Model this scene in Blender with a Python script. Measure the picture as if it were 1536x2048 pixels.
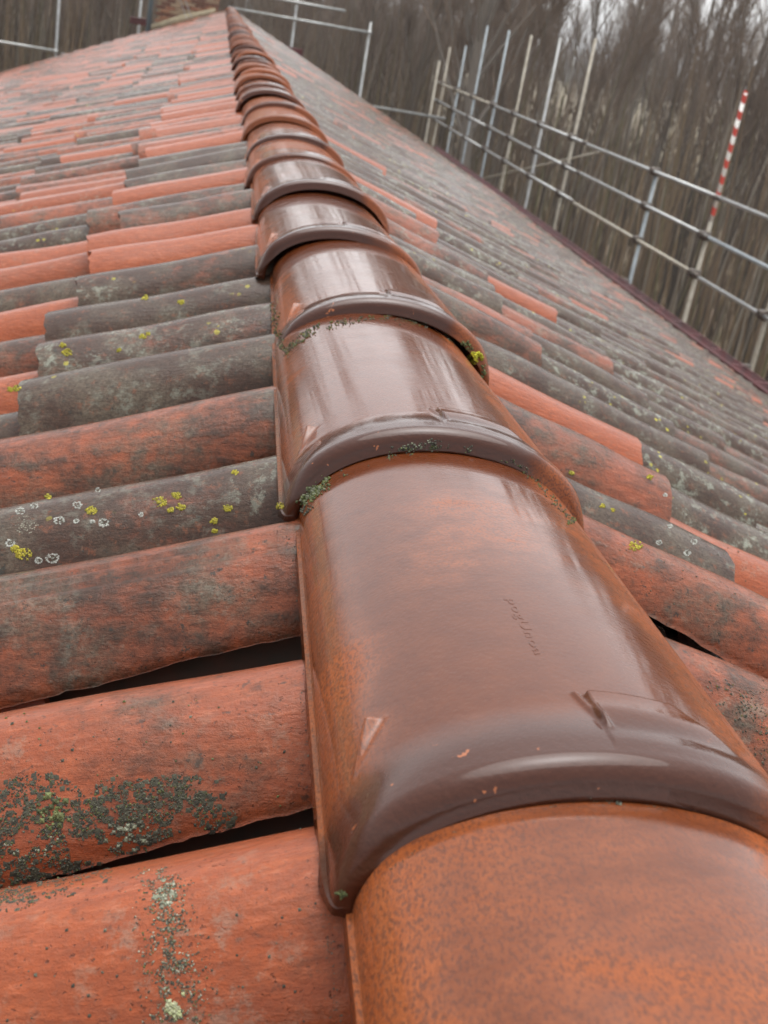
import bpy, bmesh, math, random
import numpy as np
from mathutils import Vector, Matrix, Euler
from mathutils.bvhtree import BVHTree
from mathutils import noise as mnoise
R = math.radians
rnd = random.Random(7)
rng = np.random.default_rng(7)
for o in list(bpy.data.objects): bpy.data.objects.remove(o)
sc = bpy.context.scene
col = sc.collection

# ------------------------------------------------------------------ camera
F_PX = 2374.9
YAW, PITCH, ROLL = 0.193819, 0.385423, 0.181013
CAM = Vector((-0.20894, 0.0, 0.34930))
fw = Vector((math.sin(YAW)*math.cos(PITCH), math.cos(YAW)*math.cos(PITCH), -math.sin(PITCH)))
rt0 = Vector((math.cos(YAW), -math.sin(YAW), 0)); up0 = rt0.cross(fw)
rt = rt0*math.cos(ROLL) + up0*math.sin(ROLL); up = up0*math.cos(ROLL) - rt0*math.sin(ROLL)
cam = bpy.data.objects.new('camera', bpy.data.cameras.new('camera')); col.objects.link(cam)
cam.matrix_world = Matrix(((rt.x, up.x, -fw.x, CAM.x), (rt.y, up.y, -fw.y, CAM.y), (rt.z, up.z, -fw.z, CAM.z), (0, 0, 0, 1)))
cd = cam.data
cd.sensor_fit = 'VERTICAL'; cd.sensor_height = 24.0; cd.sensor_width = 18.0
cd.lens = F_PX/2048*24.0
cd.clip_start = 0.01; cd.clip_end = 5000
cd.dof.use_dof = True; cd.dof.focus_distance = 0.80; cd.dof.aperture_fstop = cd.lens/2.4
sc.camera = cam

# ------------------------------------------------------------------ sky, sun, exposure
w = bpy.data.worlds.new('World'); sc.world = w; w.use_nodes = True
nt = w.node_tree; bg = nt.nodes['Background']
sky = nt.nodes.new('ShaderNodeTexSky'); sky.sky_type = 'NISHITA'; sky.sun_disc = False
SUN_EL, SUN_AZ = R(76), R(15)          # azimuth from +Y towards +X
sky.sun_elevation = SUN_EL; sky.sun_rotation = SUN_AZ
sky.air_density = 1.0; sky.dust_density = 3.0; sky.ozone_density = 1.0
hs = nt.nodes.new('ShaderNodeHueSaturation'); hs.inputs['Saturation'].default_value = 0.07
nt.links.new(sky.outputs[0], hs.inputs['Color'])
nt.links.new(hs.outputs[0], bg.inputs['Color'])
bg.inputs['Strength'].default_value = 0.15
sl = bpy.data.lights.new('sun', 'SUN'); sl.energy = 0.85; sl.angle = R(58); sl.color = (1, .97, .93)
sun = bpy.data.objects.new('sun', sl); col.objects.link(sun)
sd = Vector((math.sin(SUN_AZ)*math.cos(SUN_EL), math.cos(SUN_AZ)*math.cos(SUN_EL), math.sin(SUN_EL)))
sun.rotation_euler = sd.to_track_quat('Z', 'Y').to_euler(); sun.location = sd*60
vs = sc.view_settings; vs.view_transform = 'Standard'; vs.look = 'None'; vs.gamma = 1; vs.use_curve_mapping = False
vs.exposure = 1.2
sc.cycles.use_denoising = True
sc.cycles.max_bounces = 6

# ------------------------------------------------------------------ helpers
def tag(o, label=None, cat=None, group=None, kind=None):
    if label: o['label'] = label
    if cat: o['category'] = cat
    if group: o['group'] = group
    if kind: o['kind'] = kind
    return o
def empty(name, loc=(0, 0, 0)):
    o = bpy.data.objects.new(name, None); o.location = loc; col.objects.link(o); return o
def mesh(name, V, Fq, smooth=True, attr=None):
    """V (n,3), Fq: int array (m,4) or list of such arrays with 3 or 4 columns"""
    V = np.asarray(V, np.float32)
    arrs = [np.asarray(a, np.int32) for a in (Fq if isinstance(Fq, list) else [Fq]) if len(a)]
    me = bpy.data.meshes.new(name)
    me.vertices.add(len(V)); me.vertices.foreach_set('co', V.ravel())
    loops = np.concatenate([a.ravel() for a in arrs])
    tot = np.concatenate([np.full(len(a), a.shape[1], np.int32) for a in arrs])
    me.loops.add(len(loops)); me.loops.foreach_set('vertex_index', loops)
    me.polygons.add(len(tot))
    me.polygons.foreach_set('loop_start', np.concatenate([[0], np.cumsum(tot)[:-1]]).astype(np.int32))
    me.polygons.foreach_set('loop_total', tot)
    me.update(calc_edges=True)
    me.polygons.foreach_set('use_smooth', np.full(len(tot), smooth))
    if attr is not None:
        a = me.color_attributes.new('tint', 'FLOAT_COLOR', 'POINT')
        a.data.foreach_set('color', np.asarray(attr, np.float32).ravel())
    me.validate()
    return me
def obj(name, me, mat, parent=None, M=None):
    o = bpy.data.objects.new(name, me); col.objects.link(o)
    if mat and not me.materials: me.materials.append(mat)
    if parent: o.parent = parent
    if M is not None: o.matrix_basis = M
    return o
def grid_faces(nu, nv, off=0, flip=False):
    i, j = np.meshgrid(np.arange(nu-1), np.arange(nv-1), indexing='ij')
    a = (i*nv+j).ravel()+off; b = a+1; c = a+nv+1; d = a+nv
    return np.stack([a, d, c, b] if flip else [a, b, c, d], 1)
class Acc:
    def __init__(s): s.V = []; s.F = []; s.C = []; s.n = 0
    def add(s, V, F, c=None):
        V = np.asarray(V, float); s.V.append(V)
        for f in (F if isinstance(F, list) else [F]): s.F.append(np.asarray(f)+s.n)
        if c is not None: s.C.append(np.tile(np.asarray(c, float), (len(V), 1)) if np.ndim(c) == 1 else c)
        s.n += len(V)
    def mesh(s, name, smooth=True):
        return mesh(name, np.concatenate(s.V), s.F, smooth, np.concatenate(s.C) if s.C else None)
def frame(d):
    d = Vector(d).normalized(); a = d.orthogonal().normalized(); return d, a, d.cross(a)
def tube(pts, rad, n=6, cap=True):
    pts = [Vector(p) for p in pts]; m = len(pts)
    rad = [rad]*m if np.isscalar(rad) else rad
    V = []; a0 = None
    for i, p in enumerate(pts):
        d = (pts[min(i+1, m-1)]-pts[max(i-1, 0)]).normalized()
        if a0 is None: a0 = d.orthogonal().normalized()
        a0 = (a0 - d*a0.dot(d)).normalized(); b0 = d.cross(a0)
        for k in range(n):
            t = 2*math.pi*k/n; V.append(p+(a0*math.cos(t)+b0*math.sin(t))*rad[i])
    F = []
    for i in range(m-1):
        for k in range(n):
            F.append((i*n+k, i*n+(k+1) % n, (i+1)*n+(k+1) % n, (i+1)*n+k))
    F = [np.array(F)]
    if cap and n > 2:
        V.append(pts[0]); V.append(pts[-1])
        F.append(np.array([(m*n, (k+1) % n, k) for k in range(n)]+[(m*n+1, (m-1)*n+k, (m-1)*n+(k+1) % n) for k in range(n)]))
    return np.array([tuple(v) for v in V]), F
def box(x0, x1, y0, y1, z0, z1):
    V = np.array([(x, y, z) for x in (x0, x1) for y in (y0, y1) for z in (z0, z1)], float)
    F = np.array([(0, 1, 3, 2), (4, 6, 7, 5), (0, 4, 5, 1), (2, 3, 7, 6), (0, 2, 6, 4), (1, 5, 7, 3)])
    return V, F
def bevel_box_mesh(name, x0, x1, y0, y1, z0, z1, bev=.006):
    bm = bmesh.new(); bmesh.ops.create_cube(bm, size=1)
    for v in bm.verts: v.co = Vector(((x0+x1)/2+v.co.x*(x1-x0), (y0+y1)/2+v.co.y*(y1-y0), (z0+z1)/2+v.co.z*(z1-z0)))
    bmesh.ops.bevel(bm, geom=bm.edges[:], offset=bev, segments=1, affect='EDGES')
    me = bpy.data.meshes.new(name); bm.to_mesh(me); bm.free(); return me
def sstep(a, b, x):
    t = np.clip((x-a)/(b-a), 0, 1); return t*t*(3-2*t)

# ------------------------------------------------------------------ material helpers
class N:
    def __init__(s, name):
        s.m = bpy.data.materials.new(name); s.m.use_nodes = True; s.t = s.m.node_tree
        s.b = s.t.nodes['Principled BSDF']; s.out = s.t.nodes['Material Output']
    def n(s, typ, **kw):
        x = s.t.nodes.new('ShaderNode'+typ)
        for k, v in kw.items(): setattr(x, k, v)
        return x
    def put(s, sock, v):
        if v is None: return
        if hasattr(v, 'is_output'): s.t.links.new(v, sock)
        else:
            if hasattr(sock.default_value, '__len__') and not hasattr(v, '__len__'): v = (v,)*len(sock.default_value)
            if hasattr(sock.default_value, '__len__') and len(sock.default_value) == 4 and len(v) == 3: v = (*v, 1)
            sock.default_value = v
    def math(s, op, a, b=None, c=None, clamp=False):
        x = s.n('Math', operation=op, use_clamp=clamp)
        for i, v in enumerate((a, b, c)): s.put(x.inputs[i], v)
        return x.outputs[0]
    def vmath(s, op, a, b=None):
        x = s.n('VectorMath', operation=op); s.put(x.inputs[0], a)
        if b is not None: s.put(x.inputs[1], b)
        return x.outputs[0]
    def mix(s, f, a, b, mode='MIX'):
        x = s.n('Mix', data_type='RGBA', blend_type=mode); x.clamp_factor = True
        s.put(x.inputs[0], f); s.put(x.inputs[6], a); s.put(x.inputs[7], b); return x.outputs[2]
    def noise(s, vec, scale, detail=4, rough=.55, dist=0):
        x = s.n('TexNoise'); s.put(x.inputs['Vector'], vec); s.put(x.inputs['Scale'], scale)
        s.put(x.inputs['Detail'], detail); s.put(x.inputs['Roughness'], rough); s.put(x.inputs['Distortion'], dist)
        return x.outputs['Fac']
    def vor(s, vec, scale, rand=1):
        x = s.n('TexVoronoi'); s.put(x.inputs['Vector'], vec); s.put(x.inputs['Scale'], scale); s.put(x.inputs['Randomness'], rand)
        return x.outputs['Distance'], x.outputs['Color']
    def ss(s, v, a, b, lo=0, hi=1):
        x = s.n('MapRange', interpolation_type='SMOOTHSTEP'); s.put(x.inputs[0], v)
        for i, q in enumerate((a, b, lo, hi)): s.put(x.inputs[1+i], q)
        return x.outputs[0]
    def sep(s, v):
        x = s.n('SeparateXYZ'); s.put(x.inputs[0], v); return x.outputs
    def comb(s, a, b, c):
        x = s.n('CombineXYZ')
        for i, v in enumerate((a, b, c)): s.put(x.inputs[i], v)
        return x.outputs[0]
    def bump(s, h, strength=.3, dist=.002, prev=None):
        x = s.n('Bump'); s.put(x.inputs['Height'], h); s.put(x.inputs['Strength'], strength); s.put(x.inputs['Distance'], dist)
        if prev is not None: s.put(x.inputs['Normal'], prev)
        return x.outputs[0]
    def fin(s, **kw):
        for k, v in kw.items(): s.put(s.b.inputs[k.replace('_', ' ')], v)
        return s.m

def clay_material(name, use_attr):
    """weathered wet clay tile; R = patina, G = hue (orange..rose brown), B = seed, A = lichen"""
    s = N(name)
    if use_attr:
        a = s.n('Attribute', attribute_name='tint'); c4, al = a.outputs['Color'], a.outputs['Alpha']
    else:
        a = s.n('ObjectInfo'); c4, al = a.outputs['Color'], a.outputs['Alpha']
    sp = s.n('SeparateColor'); s.put(sp.inputs[0], c4); age, hue, seed = sp.outputs
    pos = s.n('NewGeometry').outputs['Position']
    off = s.comb(s.math('MULTIPLY', seed, 37.0), s.math('MULTIPLY', seed, 11.0), s.math('MULTIPLY', seed, 23.0))
    P = s.vmath('ADD', pos, off)
    x, y, z = s.sep(P)
    PS = s.comb(s.math('MULTIPLY', x, 5.0), s.math('MULTIPLY', y, 70.0), s.math('MULTIPLY', z, 60.0))   # streaks down the slope
    st = s.noise(PS, 1.0, 4, .6)
    big = s.noise(P, 9.0, 6, .65)
    mid = s.noise(P, 55.0, 8, .72)
    fine = s.noise(P, 260.0, 5, .75)
    pit = s.ss(s.noise(P, 330.0, 3, .6), .27, .36, 1, 0)
    st2 = s.noise(s.comb(s.math('MULTIPLY', x, 9.0), s.math('MULTIPLY', y, 230.0), s.math('MULTIPLY', z, 200.0)), 1.0, 4, .65)
    orange = s.mix(st, (.25, .050, .016), (.38, .100, .036))
    rose = s.mix(st, (.165, .045, .025), (.25, .088, .052))
    base = s.mix(hue, orange, rose)
    base = s.mix(s.ss(fine, .35, .75, 0, .5), base, (.19, .07, .04))
    base = s.mix(s.ss(st2, .40, .62, .35, 0), base, (.15, .038, .018))
    base = s.mix(s.ss(st2, .58, .72, 0, .4), base, (.44, .15, .08))
    # patina of soot, algae and crust
    pm = s.math('ADD', s.math('ADD', s.math('MULTIPLY', big, .50), s.math('MULTIPLY', mid, .32)), s.math('MULTIPLY', st, .18))
    thr = s.math('SUBTRACT', .80, s.math('MULTIPLY', age, .50))
    pf = s.ss(s.math('SUBTRACT', pm, thr), -.10, .09)
    gsel = s.noise(P, 14.0, 3, .5)
    dark = s.mix(s.ss(gsel, .38, .66), (.046, .029, .021), (.100, .086, .062))
    dark = s.mix(s.ss(fine, .35, .65), dark, s.mix(.75, dark, (.022, .018, .014)))
    dark = s.mix(s.ss(s.noise(P, 90.0, 6, .75), .55, .66, 0, .6), dark, (.17, .062, .032))
    colr = s.mix(s.math('MULTIPLY', pf, .93), base, dark)
    sk = s.ss(s.noise(P, 120.0, 5, .7), .60, .68)
    colr = s.mix(s.math('MULTIPLY', sk, s.ss(age, .1, .6, .15, .85)), colr, (.032, .032, .027))
    # crusty lichen: pale grey green, yellow cushions, white rings
    lm = s.math('MAXIMUM', s.ss(s.noise(P, 7.0, 3, .6), .42, .66), s.ss(al, .75, 1.1, 0, .75))
    pale = s.ss(s.noise(P, 48.0, 8, .78), .51, .62)
    colr = s.mix(s.math('MULTIPLY', s.math('MULTIPLY', pale, lm), s.math('MULTIPLY', al, .85)), colr, (.235, .25, .20))
    dist, vc = s.vor(P, 95.0)
    vr = s.n('SeparateColor'); s.put(vr.inputs[0], vc)
    wob = s.math('ADD', dist, s.math('MULTIPLY', s.math('SUBTRACT', mid, .5), 1.0))
    yel = s.math('MULTIPLY', s.ss(wob, .36, .28), s.math('LESS_THAN', vr.outputs[0], s.math('MULTIPLY', s.math('SUBTRACT', al, .35), .16)))
    yel = s.math('MULTIPLY', yel, s.ss(s.noise(P, 16.0, 2, .5), .52, .60))
    yel = s.math('MULTIPLY', yel, lm)
    colr = s.mix(s.math('MULTIPLY', yel, .9), colr, s.mix(fine, (.36, .33, .02), (.58, .50, .05)))
    rough = s.math('ADD', .36, s.math('MULTIPLY', pf, .22))
    h = s.math('ADD', s.math('ADD', s.math('MULTIPLY', st, .4), s.math('MULTIPLY', st2, .35)), s.math('ADD', s.math('MULTIPLY', mid, .5), s.math('MULTIPLY', fine, .35)))
    h = s.math('ADD', h, s.math('MULTIPLY', pf, .35))
    h = s.math('SUBTRACT', h, s.math('MULTIPLY', pit, .5))
    colr = s.mix(s.math('MULTIPLY', pit, .45), colr, (.05, .025, .016))
    nrm = s.bump(h, .8, .0045)
    return s.fin(Base_Color=colr, Roughness=rough, Normal=nrm, Coat_Weight=.75, Coat_Roughness=.09, Coat_Normal=s.bump(h, .30, .003), Specular_IOR_Level=.04, Coat_IOR=1.33)

def ridge_material():
    """wet glazed ridge tile; R = brown flashing, G = orange patch, a painted reflection, B = seed, A = bead darkness"""
    s = N('glazed_clay')
    a = s.n('ObjectInfo'); sp = s.n('SeparateColor'); s.put(sp.inputs[0], a.outputs['Color']); br, pat, seed = sp.outputs; bead = a.outputs['Alpha']
    oc = s.n('TexCoord').outputs['Object']
    off = s.comb(s.math('MULTIPLY', seed, 3.7), s.math('MULTIPLY', seed, 5.1), s.math('MULTIPLY', seed, 2.3))
    P = s.vmath('ADD', oc, off); x, u, z = s.sep(oc)
    big = s.noise(P, 7.0, 3, .5); mid = s.noise(P, 60.0, 5, .6); fine = s.noise(P, 420.0, 3, .6)
    ps = s.comb(s.math('MULTIPLY', x, 420.0), s.math('MULTIPLY', u, 200.0), s.math('MULTIPLY', z, 420.0))
    dash = s.noise(s.vmath('ADD', ps, off), 1.6, 3, .6)
    orange = s.mix(mid, (.23, .055, .012), (.32, .098, .034))
    orange = s.mix(s.ss(fine, .3, .7, 0, .6), orange, (.20, .055, .02))
    orange = s.mix(s.ss(dash, .46, .62, 0, .75), orange, (.085, .035, .022))
    brown = s.mix(mid, (.065, .0145, .0045), (.120, .032, .009))
    f = s.math('ADD', br, s.math('MULTIPLY', s.math('SUBTRACT', big, .5), 1.1))
    pz = s.math('MULTIPLY', s.ss(s.math('ABSOLUTE', s.math('SUBTRACT', u, .27)), .13, .03), s.ss(s.math('ABSOLUTE', s.math('SUBTRACT', x, -.01)), .09, .02))  # orange patch: reflection of the next tile, put into the colour
    f = s.math('SUBTRACT', f, s.math('MULTIPLY', s.math('MULTIPLY', pz, pat), s.math('ADD', .35, mid)))
    f = s.math('SUBTRACT', f, s.ss(s.math('ABSOLUTE', x), .080, .108, 0, .5))  # both flanks oranger where the sky sheen ends, painted into the colour
    f = s.math('SUBTRACT', f, s.ss(x, .040, .078, 0, .65))  # right flank oranger still: dark reflection beyond the sheen, painted in
    stain = s.noise(s.vmath('ADD', s.comb(s.math('MULTIPLY', x, 14.0), s.math('MULTIPLY', u, 34.0), s.math('MULTIPLY', z, 14.0)), off), 1.0, 6, .65)
    f = s.math('ADD', f, s.math('MULTIPLY', s.math('SUBTRACT', stain, .5), .9))
    f = s.ss(f, .1, .85)
    c = s.mix(f, orange, brown)
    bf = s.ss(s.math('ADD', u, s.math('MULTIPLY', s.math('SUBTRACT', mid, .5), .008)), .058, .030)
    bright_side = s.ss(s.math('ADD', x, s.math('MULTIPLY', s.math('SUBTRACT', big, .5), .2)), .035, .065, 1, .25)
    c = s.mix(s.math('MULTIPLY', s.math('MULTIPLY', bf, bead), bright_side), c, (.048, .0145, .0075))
    chip = s.math('MULTIPLY', s.ss(s.noise(P, 75.0, 3, .6), .70, .72), bf)
    c = s.mix(chip, c, (.28, .09, .035))
    pim = s.noise(P, 300.0, 2, .5)
    nrm = s.bump(pim, .45, .002)
    nrm = s.bump(big, .15, .01, nrm)
    return s.fin(Base_Color=c, Roughness=s.ss(f, 0, 1, .42, .30), Normal=nrm, Coat_Weight=s.ss(f, 0, .6, .5, 1), Coat_Roughness=s.ss(stain, .40, .70, .055, .16), Specular_IOR_Level=.03, Coat_IOR=1.38)

def plain(name, c, rough=.5, metal=0, var=.0, scale=20, c2=None, bump=0, coat=0, obj_space=False):
    s = N(name)
    if var or c2:
        v = s.n('TexCoord').outputs['Object'] if obj_space else s.n('NewGeometry').outputs['Position']
        n_ = s.noise(v, scale, 5, .6)
        cc = s.mix(s.ss(n_, .3, .7), c, c2 or tuple(k*(1-var) for k in c))
    else: cc = c; n_ = None
    kw = dict(Base_Color=cc, Roughness=rough, Metallic=metal, Coat_Weight=coat)
    if bump and n_ is not None: kw['Normal'] = s.bump(n_, bump, .01)
    return s.fin(**kw)
def attr_mat(name, rough=.9, coat=0):
    s = N(name); a = s.n('Attribute', attribute_name='tint')
    v = s.n('NewGeometry').outputs['Position']
    c = s.mix(s.noise(v, 400, 3), a.outputs['Color'], s.mix(.45, a.outputs['Color'], (0.02, 0.02, 0.015)))
    return s.fin(Base_Color=c, Roughness=rough, Coat_Weight=coat)

M_TILE = clay_material('weathered_clay', False)
M_FIELD = clay_material('weathered_clay_field', True)
M_RIDGE = ridge_material()
M_DECK = plain('dark_underlay', (.02, .016, .013), .9)
M_PAN = plain('pan_clay', (.10, .05, .035), .8, c2=(.06, .05, .04), scale=30)
M_STEEL = plain('galvanised_tube', (.42, .43, .43), .38, .75, c2=(.30, .30, .29), scale=9)
M_RUSTY = plain('weathered_tube', (.40, .37, .31), .5, .35, c2=(.26, .23, .18), scale=7)
M_BLUE = plain('blue_grey_tube', (.33, .37, .39), .45, .5, c2=(.24, .265, .28), scale=7)
M_DARK = plain('coupler_steel', (.13, .115, .10), .45, .6, c2=(.07, .05, .04), scale=30)
M_RED = plain('oxblood_paint', (.095, .009, .011), .5, c2=(.05, .007, .008), scale=4)
M_BRICK = plain('old_brick', (.30, .12, .08), .85, c2=(.38, .22, .13), scale=6, bump=.3)
M_BRICK2 = plain('pale_brick', (.40, .30, .20), .85, c2=(.30, .22, .15), scale=8, bump=.3)
M_BRICK3 = plain('dark_brick', (.14, .07, .05), .85, c2=(.20, .10, .07), scale=8, bump=.3)
M_MORTAR = plain('old_mortar', (.42, .36, .24), .9, c2=(.30, .25, .17), scale=12)
M_WALL = plain('lime_render', (.50, .44, .35), .9, c2=(.42, .37, .30), scale=3)
M_MOSS = attr_mat('moss_growth', .95)

# ------------------------------------------------------------------ dimensions
S = 0.41996                      # roof pitch
CS, SN, TS = math.cos(S), math.sin(S), math.tan(S)
ZR = 0.045                       # crest plane height at the ridge line
YG0, YG1 = -2.2, 30.6            # gable ends
PITCH_T, EXPO, D0 = 0.177, 0.333, 0.416
NROW = 17
GZ = -8.0
def roof_pt(side, d, off=0):
    """point on the crest plane, d metres down the slope; side -1 left, +1 right"""
    return Vector((side*d*CS + side*off*SN, 0, ZR - d*SN + off*CS))

# ------------------------------------------------------------------ ground, field, pond
def sheet(name, x0, x1, y0, y1, z, mat, n=2):
    xs = np.linspace(x0, x1, n); ys = np.linspace(y0, y1, n)
    V = np.array([(x, y, z) for x in xs for y in ys]); return obj(name, mesh(name, V, grid_faces(n, n, flip=True), False), mat)
s_ = N('leaf_litter'); v_ = s_.n('NewGeometry').outputs['Position']
c_ = s_.mix(s_.ss(s_.noise(v_, .22, 5, .65), .38, .62), (.15, .104, .068), (.22, .17, .10))
c_ = s_.mix(s_.ss(s_.noise(v_, .09, 4, .6), .56, .70), c_, (.075, .085, .03))
c_ = s_.mix(s_.ss(s_.noise(v_, 3.0, 5, .7), .45, .7, 0, .6), c_, (.035, .027, .02))
M_GROUND = s_.fin(Base_Color=c_, Roughness=.95)
s_ = N('winter_grass'); v_ = s_.n('NewGeometry').outputs['Position']
c_ = s_.mix(s_.ss(s_.noise(v_, .06, 5, .6), .35, .65), (.21, .165, .105), (.15, .125, .075))
M_GRASS = s_.fin(Base_Color=c_, Roughness=.95)
tag(sheet('ground', -1500, 1500, -600, 2600, GZ, M_GROUND), kind='structure')
tag(sheet('field', -300, 620, 108, 420, GZ+.01, M_GRASS), kind='structure')
M_POND = plain('pond_water', (.10, .12, .13), .06)
V, F = [], []
for i in range(40):
    t = 2*math.pi*i/40; V.append((340+110*math.cos(t)*(1+.1*math.sin(3*t)), 780+190*math.sin(t), GZ+.02))
tag(obj('pond', mesh('pond', V, np.array([[0, i, i+1] for i in range(1, 39)]), False), M_POND), kind='structure')

# ------------------------------------------------------------------ house shell
house = empty('house', (0, 14, GZ))
tag(house, 'long low house with weathered terracotta tile roof, glazed ridge tiles and brick chimney', 'house')
def hpart(name, me, mat, M=None):
    o = obj(name, me, mat, house); o.matrix_parent_inverse = Matrix.Translation((0, -14, -GZ))
    if M is not None: o.matrix_basis = M
    return o
EX = 5.246
V = []
for y in (YG0+.05, YG1-.05):
    for (x, off) in ((-EX+.05, -.125), (0, -.125), (EX-.05, -.125)):
        V.append((x, y, ZR-abs(x)*TS+off/CS))
V = np.array(V); V2 = V-np.array([0, 0, .05]); VV = np.concatenate([V, V2])
hpart('roof_deck', mesh('roof_deck', VV, np.array([(0, 1, 4, 3), (1, 2, 5, 4), (6, 9, 10, 7), (7, 10, 11, 8), (0, 3, 9, 6), (2, 8, 11, 5)]), False), M_DECK)
for (x0, x1, y0, y1) in ((-4.7, -4.4, -1.9, 30.3), (4.4, 4.7, -1.9, 30.3)):
    hpart('wall', mesh('wall', *box(x0, x1, y0, y1, GZ, -2.25), False), M_WALL)
for y0 in (-1.9, 30.0):
    pr = [(-4.4, GZ), (4.4, GZ), (4.4, -2.2), (0, -.28), (-4.4, -2.2)]
    V = np.array([(x, y, z) for y in (y0, y0+.3) for x, z in pr])
    F = [np.array([(i, (i+1) % 5, 5+(i+1) % 5, 5+i) for i in range(5)]), np.array([(0, 1, 2), (0, 2, 4), (2, 3, 4), (5, 7, 6), (5, 9, 7), (7, 9, 8)])]
    hpart('gable_wall', mesh('gable_wall', V, F, False), M_WALL)

# ------------------------------------------------------------------ roof tiles
TL, TH_T = .425, .013            # length, thickness
def tile_arrays(nu, nt_, rough=0, rs=None, grooves=False, tall=0):
    """local: x down the slope (0 = lower end, -TL = upper end), y across, z up; crest of lower end at z=0"""
    u = np.linspace(-TL, 0, nu); t = np.linspace(0, math.pi, nt_)
    U, T = np.meshgrid(u, t, indexing='ij')
    k = (U+TL)/TL
    a = .058+.018*k; b = .044+.020*k+tall*.012
    ct, st_ = np.cos(T), np.sin(T)
    Y = -a*ct; tm_ = .30 if nu < 50 else .48
    Z = -b*(tm_*np.abs(ct)**1.7+(1-tm_)*(1-st_**.9))
    if grooves:
        for g in (.004, .011, .018): Z -= .0032*np.exp(-((Y-g)/.0019)**2)
    if rough:
        smo = lambda v, q: np.convolve(np.pad(v, q, mode='edge'), np.ones(2*q+1)/(2*q+1)**.75, 'valid')
        n1 = smo(rs.normal(0, 1, nu), max(nu//12, 1)); n2 = smo(rs.normal(0, 1, nu), 1)
        e = .0010*rough*n2+.0024*rough*n1
        wgt = np.clip(1-T/(.16*math.pi), 0, 1); Z -= wgt*np.clip(e, -.004, .004)[:, None]
        n2 = rs.normal(0, 1, nu); wgt = np.clip((T-.84*math.pi)/(.16*math.pi), 0, 1); Z -= wgt*np.clip(.0010*rough*smo(n2, 1)+.0022*rough*smo(rs.normal(0, 1, nu), max(nu//12, 1)), -.004, .004)[:, None]
        m2 = rs.normal(0, 1, nt_); U = U+np.where(k > .999, .0022*rough*m2[None, :], 0)
        Z += .0012*rough*np.sin(U*rs.uniform(14, 30)+rs.uniform(0, 6))+.0008*np.sin(T*3+rs.uniform(0, 6))
    O = np.stack([U, Y, Z], -1).reshape(-1, 3)
    F = [grid_faces(nu, nt_, 0, True)]
    nV = nu*nt_
    # inner surface
    sc_ = 1-TH_T/a
    I = np.stack([U, Y*sc_, Z-TH_T*np.maximum(st_, .0)], -1).reshape(-1, 3)
    F.append(grid_faces(nu, nt_, nV, False))
    j = np.arange(nt_-1); lo = (nu-1)*nt_
    R0 = np.concatenate([O[lo:lo+nt_], I[lo:lo+nt_]]); n2 = 2*nV
    F.append(np.stack([n2+j, n2+j+1, n2+nt_+j+1, n2+nt_+j], 1))
    i = np.arange(nu-1)*nt_
    F.append(np.stack([i, i+nt_, nV+i+nt_, nV+i], 1)); i = i+nt_-1
    F.append(np.stack([i+nt_, i, nV+i, nV+i+nt_], 1))
    return np.concatenate([O, I, R0]), F
TILT = math.atan2(.036, EXPO)
wave = [(rnd.uniform(.2, 1.1), rnd.uniform(0, 6), rnd.uniform(.3, .9), rnd.uniform(0, 6)) for _ in range(5)]
def sag(y, d): return sum(.006*math.sin(a*y+b)*math.sin(c*d+e) for a, b, c, e in wave)
def tile_matrix(side, yc, d, yaw=0, tilt=0, off=0, roll=0):
    ang = S-TILT+tilt
    p = roof_pt(side, d, .030+off+sag(yc, d)); p.y = yc
    M = Matrix.Translation(p)
    if side < 0: M = M @ Matrix.Rotation(math.pi, 4, 'Z')
    return M @ Matrix.Rotation(yaw, 4, 'Z') @ Matrix.Rotation(ang, 4, 'Y') @ Matrix.Rotation(roll, 4, 'X')
def tile_tint(side, r, i, j, rr):
    if side < 0:
        q = rr.random()
        if q < .34: c = (rr.uniform(.05, .4), rr.uniform(0, .45), 0, rr.uniform(0, .3))
        elif q < .68: c = (rr.uniform(.4, .72), rr.uniform(.2, .9), 0, rr.uniform(.1, .7))
        else: c = (rr.uniform(.7, 1.0), rr.uniform(.4, 1), 0, rr.uniform(.3, 1))
    else:
        q = rr.random()
        if q < .10: c = (rr.uniform(.1, .45), rr.uniform(0, .5), 0, rr.uniform(0, .4))
        elif q < .36: c = (rr.uniform(.55, .85), rr.uniform(.3, 1), 0, rr.uniform(.3, .9))
        else: c = (rr.uniform(.82, 1.1), rr.uniform(.5, 1), 0, rr.uniform(.7, 1.2))
    return (c[0], c[1], rr.random(), c[3])

COLY = [.446, .609, .798, .958, 1.142, 1.335, 1.505, 1.680, 1.872]
COLR = [.515, .700, .856, 1.030, 1.205]
def col_y(i, side=-1):
    if side > 0:
        return .515+PITCH_T*(i+1) if i < -1 else (COLR[i+1] if i < 4 else 1.205+PITCH_T*(i-3))
    if i < -1: return .437+PITCH_T*(i+1)
    return COLY[i+1] if i < 8 else 1.872+PITCH_T*(i-7)
NCOL0, NCOL1 = -4, int((YG1-.1-1.872)/PITCH_T)+7
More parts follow.
